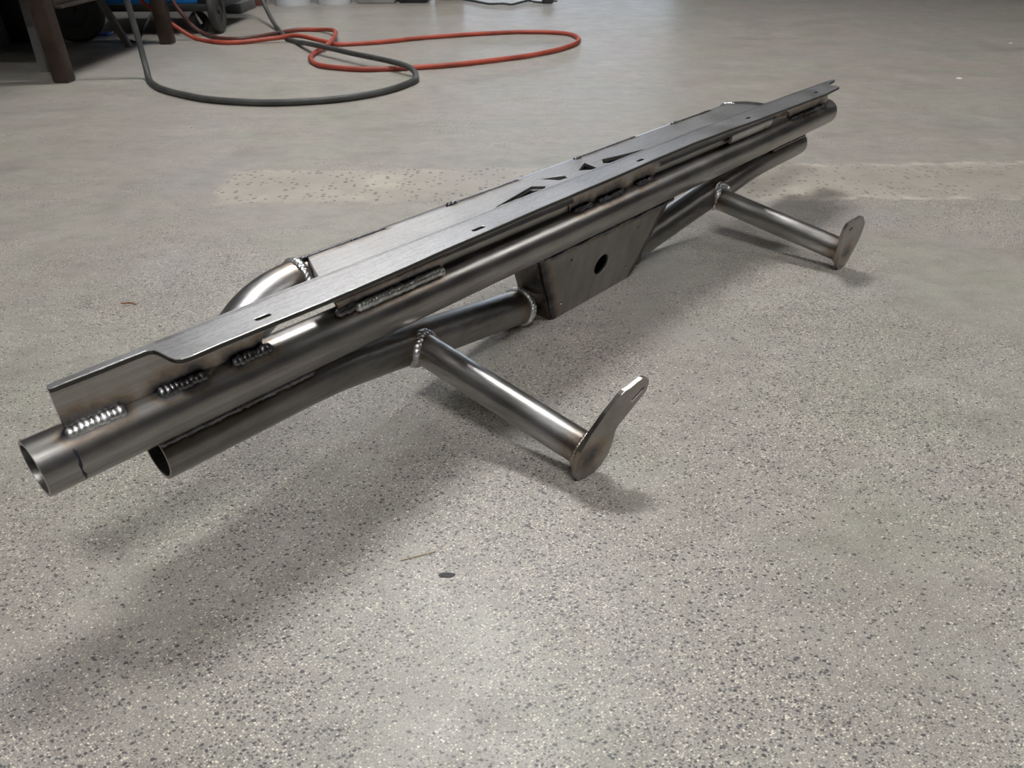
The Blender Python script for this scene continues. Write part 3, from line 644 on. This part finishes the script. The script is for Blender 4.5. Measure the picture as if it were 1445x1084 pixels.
def wheel(name, c, r, wd, ax, tyre, hub, par, o=(-1.75, 4.0, 0)):
    """tyre with a hub disc; ax = rotation of the axle about z"""
    prof = [(r * 0.55, -wd / 2), (r * 0.9, -wd / 2), (r * 0.985, -wd * 0.3), (r, 0), (r * 0.985, wd * 0.3), (r * 0.9, wd / 2), (r * 0.55, wd / 2)]
    Mx = Matrix.Translation(Vector(c) - Vector(o)) @ Matrix.Rotation(ax, 4, 'Z') @ Matrix.Rotation(PI / 2, 4, 'X')
    bm = bmesh.new(); n = 32; rings = []
    for k in range(n): a = 2 * PI * k / n; rings.append([bm.verts.new(Mx @ Vector((rr * math.cos(a), rr * math.sin(a), h))) for rr, h in prof])
    for k in range(n):
        A, B = rings[k], rings[(k + 1) % n]
        for j in range(len(prof)): jj = (j + 1) % len(prof); bm.faces.new((A[j], A[jj], B[jj], B[j]))
    w_ = link(name, finish(bm, name), tyre, par)
    bm = bmesh.new(); bmesh.ops.create_cone(bm, cap_ends=True, segments=24, radius1=r * 0.56, radius2=r * 0.56, depth=wd * 0.7, matrix=Mx)
    bmesh.ops.create_cone(bm, cap_ends=True, segments=12, radius1=r * 0.18, radius2=r * 0.15, depth=wd * 1.15, matrix=Mx)
    link('hub', finish(bm, 'hub'), hub, w_); return w_
wheel('caster_wheel', (-1.497, 3.905, 0.048), 0.048, 0.028, 0.9, m_rub, m_blk, ct)
wheel('caster_wheel', (-1.402, 3.90, 0.098), 0.098, 0.034, 1.62, m_rub, m_blk, ct)
bm = bmesh.new(); sweep(bm, fillet([Vector((0.228, -0.085, 0.10)), Vector((0.25, -0.118, 0.092)), Vector((0.272, -0.118, 0.042))], 0.02), 0.008, 8, None, True)
link('caster_fork', finish(bm, 'caster_fork'), m_chr, ct)
wheel('cart_wheel', (-1.945, 3.63, 0.135), 0.135, 0.055, 0.25, m_rub, m_blk, ct)
cb('axle_arm', (-1.97, 3.65, 0.10), (-1.92, 3.86, 0.15), m_blk)
# black bin in the dark corner
bn = thing('tool_bin', 'black plastic tool bin in the dark corner beneath the table', 'bin', (-2.47, 3.72, 0))
boxo('body', (-0.36, -0.10, 0.0), (0.36, 0.10, 0.26), m_blk, bn, 0.02)
boxo('rim', (-0.38, -0.12, 0.26), (0.38, 0.11, 0.30), m_blk, bn, 0.01)
bm = bmesh.new(); sweep(bm, catmull([Vector(v) for v in ((-0.3, -0.13, 0.36), (-0.2, -0.14, 0.20), (-0.05, -0.145, 0.10), (0.12, -0.15, 0.13), (0.20, -0.14, 0.36))], 6), 0.011, 10, None, True)
link('strap', finish(bm, 'strap'), m_grey, bn)
tag(boxo('blue_tray', (-2.06, 3.80, 0.0), (-1.90, 3.86, 0.012), plain('blue_tray_paint', (0.05, 0.12, 0.40), 0.3, 0, 0.05, 6), None, 0.002), 'small flat blue tray on the floor beneath the cart', 'tray')
gm = plain('grey_block', (0.10, 0.10, 0.095), 0.7, 0, 0.2, 9)
bm = bmesh.new(); bmesh.ops.create_cone(bm, cap_ends=True, segments=24, radius1=0.075, radius2=0.07, depth=0.22, matrix=Matrix.Translation((-2.27, 3.50, 0.11)))
bmesh.ops.bevel(bm, geom=[e for e in bm.edges if e.calc_face_angle(0) > 1], offset=0.008, segments=2, affect='EDGES')
tag(link('gas_bottle', finish(bm, 'gas_bottle'), gm), 'short grey cylinder at the left edge beneath the table', 'cylinder')

# ------------------------------------------------------------------ things along the back
m_wh = plain('white_bucket_plastic', (0.62, 0.64, 0.66), 0.45, 0, 0.06, 6)
def bucket(x, y, r, label, mat, h=0.36):
    t = thing('bucket', label, 'bucket', (x, y, 0), 0, 'buckets along the back')
    prof = [(0.001, 0.0), (r * 0.93, 0.0), (r * 0.95, 0.008), (r, h * 0.5), (r * 1.05, h), (r * 1.01, h), (r * 0.96, h * 0.5), (r * 0.90, 0.02), (0.001, 0.02)]
    bm = bmesh.new(); n = 36; rg = [[bm.verts.new((a * math.cos(2 * PI * k / n), a * math.sin(2 * PI * k / n), z)) for a, z in prof] for k in range(n)]
    for k in range(n):
        for j in range(len(prof) - 1): bm.faces.new((rg[k][j], rg[(k + 1) % n][j], rg[(k + 1) % n][j + 1], rg[k][j + 1]))
    link('pail', finish(bm, 'pail'), mat, t)
    for z in (0.75, 0.88):
        bm = bmesh.new(); sweep(bm, [Vector((r * 1.04 * math.cos(a), r * 1.04 * math.sin(a), h * z)) for a in [2 * PI * k / 36 for k in range(37)]], 0.006, 6)
        link('rib', finish(bm, 'rib'), mat, t)
    bm = bmesh.new(); sweep(bm, [Vector((r * 1.08 * math.cos(a), -r * 0.5 * math.sin(a) - 0.02 * r, h * 0.9 - 0.10 * math.sin(a))) for a in [PI * k / 16 for k in range(17)]], 0.003, 6)
    link('bail_handle', finish(bm, 'bail_handle'), m_chr, t)
bucket(-1.338, 5.045, 0.112, 'white plastic bucket between the red can and the second white bucket', m_wh)
bucket(-1.088, 5.085, 0.104, 'white plastic bucket beside the grey crate', m_wh)
m_brick = plain('red_can_paint', (0.14, 0.035, 0.03), 0.5, 0, 0.3, 9)
bm = bmesh.new(); bmesh.ops.create_cone(bm, cap_ends=True, segments=24, radius1=0.065, radius2=0.065, depth=0.24, matrix=Matrix.Translation((-1.555, 5.03, 0.12)))
bmesh.ops.bevel(bm, geom=[e for e in bm.edges if e.calc_face_angle(0) > 1], offset=0.006, segments=2, affect='EDGES')
tag(link('paint_can', finish(bm, 'paint_can'), m_brick), 'dull red can left of the white buckets', 'can')
tag(boxo('black_case', (-1.72, 5.0, 0.0), (-1.64, 5.3, 0.3), m_blk), 'narrow black case left of the dull red can', 'case')
m_gry = plain('grey_crate_plastic', (0.30, 0.29, 0.28), 0.6, 0, 0.15, 8)
cr = thing('crate', 'grey plastic crate right of the white buckets', 'crate', (-0.835, 5.2, 0))
boxo('body', (-0.115, -0.14, 0.0), (0.12, 0.16, 0.22), m_gry, cr, 0.012); boxo('rim', (-0.125, -0.15, 0.22), (0.13, 0.17, 0.25), m_gry, cr, 0.006)
kt = thing('tool_case', 'black tool case beside the grey crate', 'case', (-0.598, 5.2, 0))
boxo('body', (-0.095, -0.11, 0.0), (0.08, 0.15, 0.2), m_blk, kt, 0.012); boxo('lid', (-0.10, -0.115, 0.2), (0.085, 0.155, 0.26), m_blk, kt, 0.012)
m_brn = plain('brown_basket', (0.12, 0.06, 0.04), 0.6, 0, 0.3, 10)
bucket(-0.40, 5.34, 0.098, 'dark brown pail right of the black tool case', m_brn, 0.3)
boxo('grey_pedestal', (-1.66, 4.62, 0.0), (-1.52, 4.9, 0.05), gm)
tag(bpy.data.objects['grey_pedestal'], 'low grey block on the floor behind the cart wheel', 'block')

# ------------------------------------------------------------------ small litter on the floor
def chip(name, x, y, sx, sy, h, mat, label, cat, rz=0.0, grp=None):
    bm = bmesh.new(); bmesh.ops.create_icosphere(bm, subdivisions=1, radius=1.0); rn = random.Random(int(x * 1000) + 5)
    for v in bm.verts: v.co = Vector((v.co.x * sx, v.co.y * sy, (v.co.z * 0.5 + 0.5) * h)) * rn.uniform(0.8, 1.1)
    o = link(name, finish(bm, name), mat); o.location = (x, y, -0.0002); o.rotation_euler = (0, 0, rz)
    return tag(o, label, cat, grp)
m_chip = plain('white_chip', (0.75, 0.73, 0.68), 0.7, 0, 0.1, 200)
m_cop = plain('copper_wire', (0.50, 0.20, 0.10), 0.35, 0.8, 0.2, 100)
m_straw = plain('dry_straw', (0.42, 0.34, 0.20), 0.8, 0, 0.2, 200)
m_tar = plain('dark_smudge', (0.06, 0.06, 0.065), 0.7, 0, 0.2, 200)
chip('plaster_chip', 1.578, 2.748, 0.011, 0.008, 0.007, m_chip, 'larger white plaster chip on bare floor far right', 'chip')
chip('plaster_chip', 2.187, 3.499, 0.009, 0.007, 0.006, m_chip, 'small white chip near the right edge of the floor', 'chip')
chip('plaster_chip', -0.899, 2.122, 0.005, 0.005, 0.004, m_chip, 'tiny white chip on the floor in front of the curling grey cable', 'chip')
chip('rubber_crumb', -0.062, 0.479, 0.0095, 0.004, 0.0012, m_tar, 'flat dark rubber crumb on the near floor', 'crumb', 0.1)
def sliver(name, pts, r, mat, label, cat):
    bm = bmesh.new(); sweep(bm, catmull([Vector(p_) for p_ in pts], 4), r, 6, None, True); return tag(link(name, finish(bm, name), mat), label, cat)
sliver('copper_wire', [(-0.618, 1.040, 0.0009), (-0.603, 1.042, 0.0012), (-0.592, 1.036, 0.0009)], 0.0009, m_cop, 'small copper wire clipping on the floor left of the bumper', 'wire')
sliver('straw', [(-0.108, 0.497, 0.0006), (-0.09, 0.503, 0.0012), (-0.075, 0.509, 0.0006)], 0.0005, m_straw, 'thin pale straw on the near floor', 'straw')
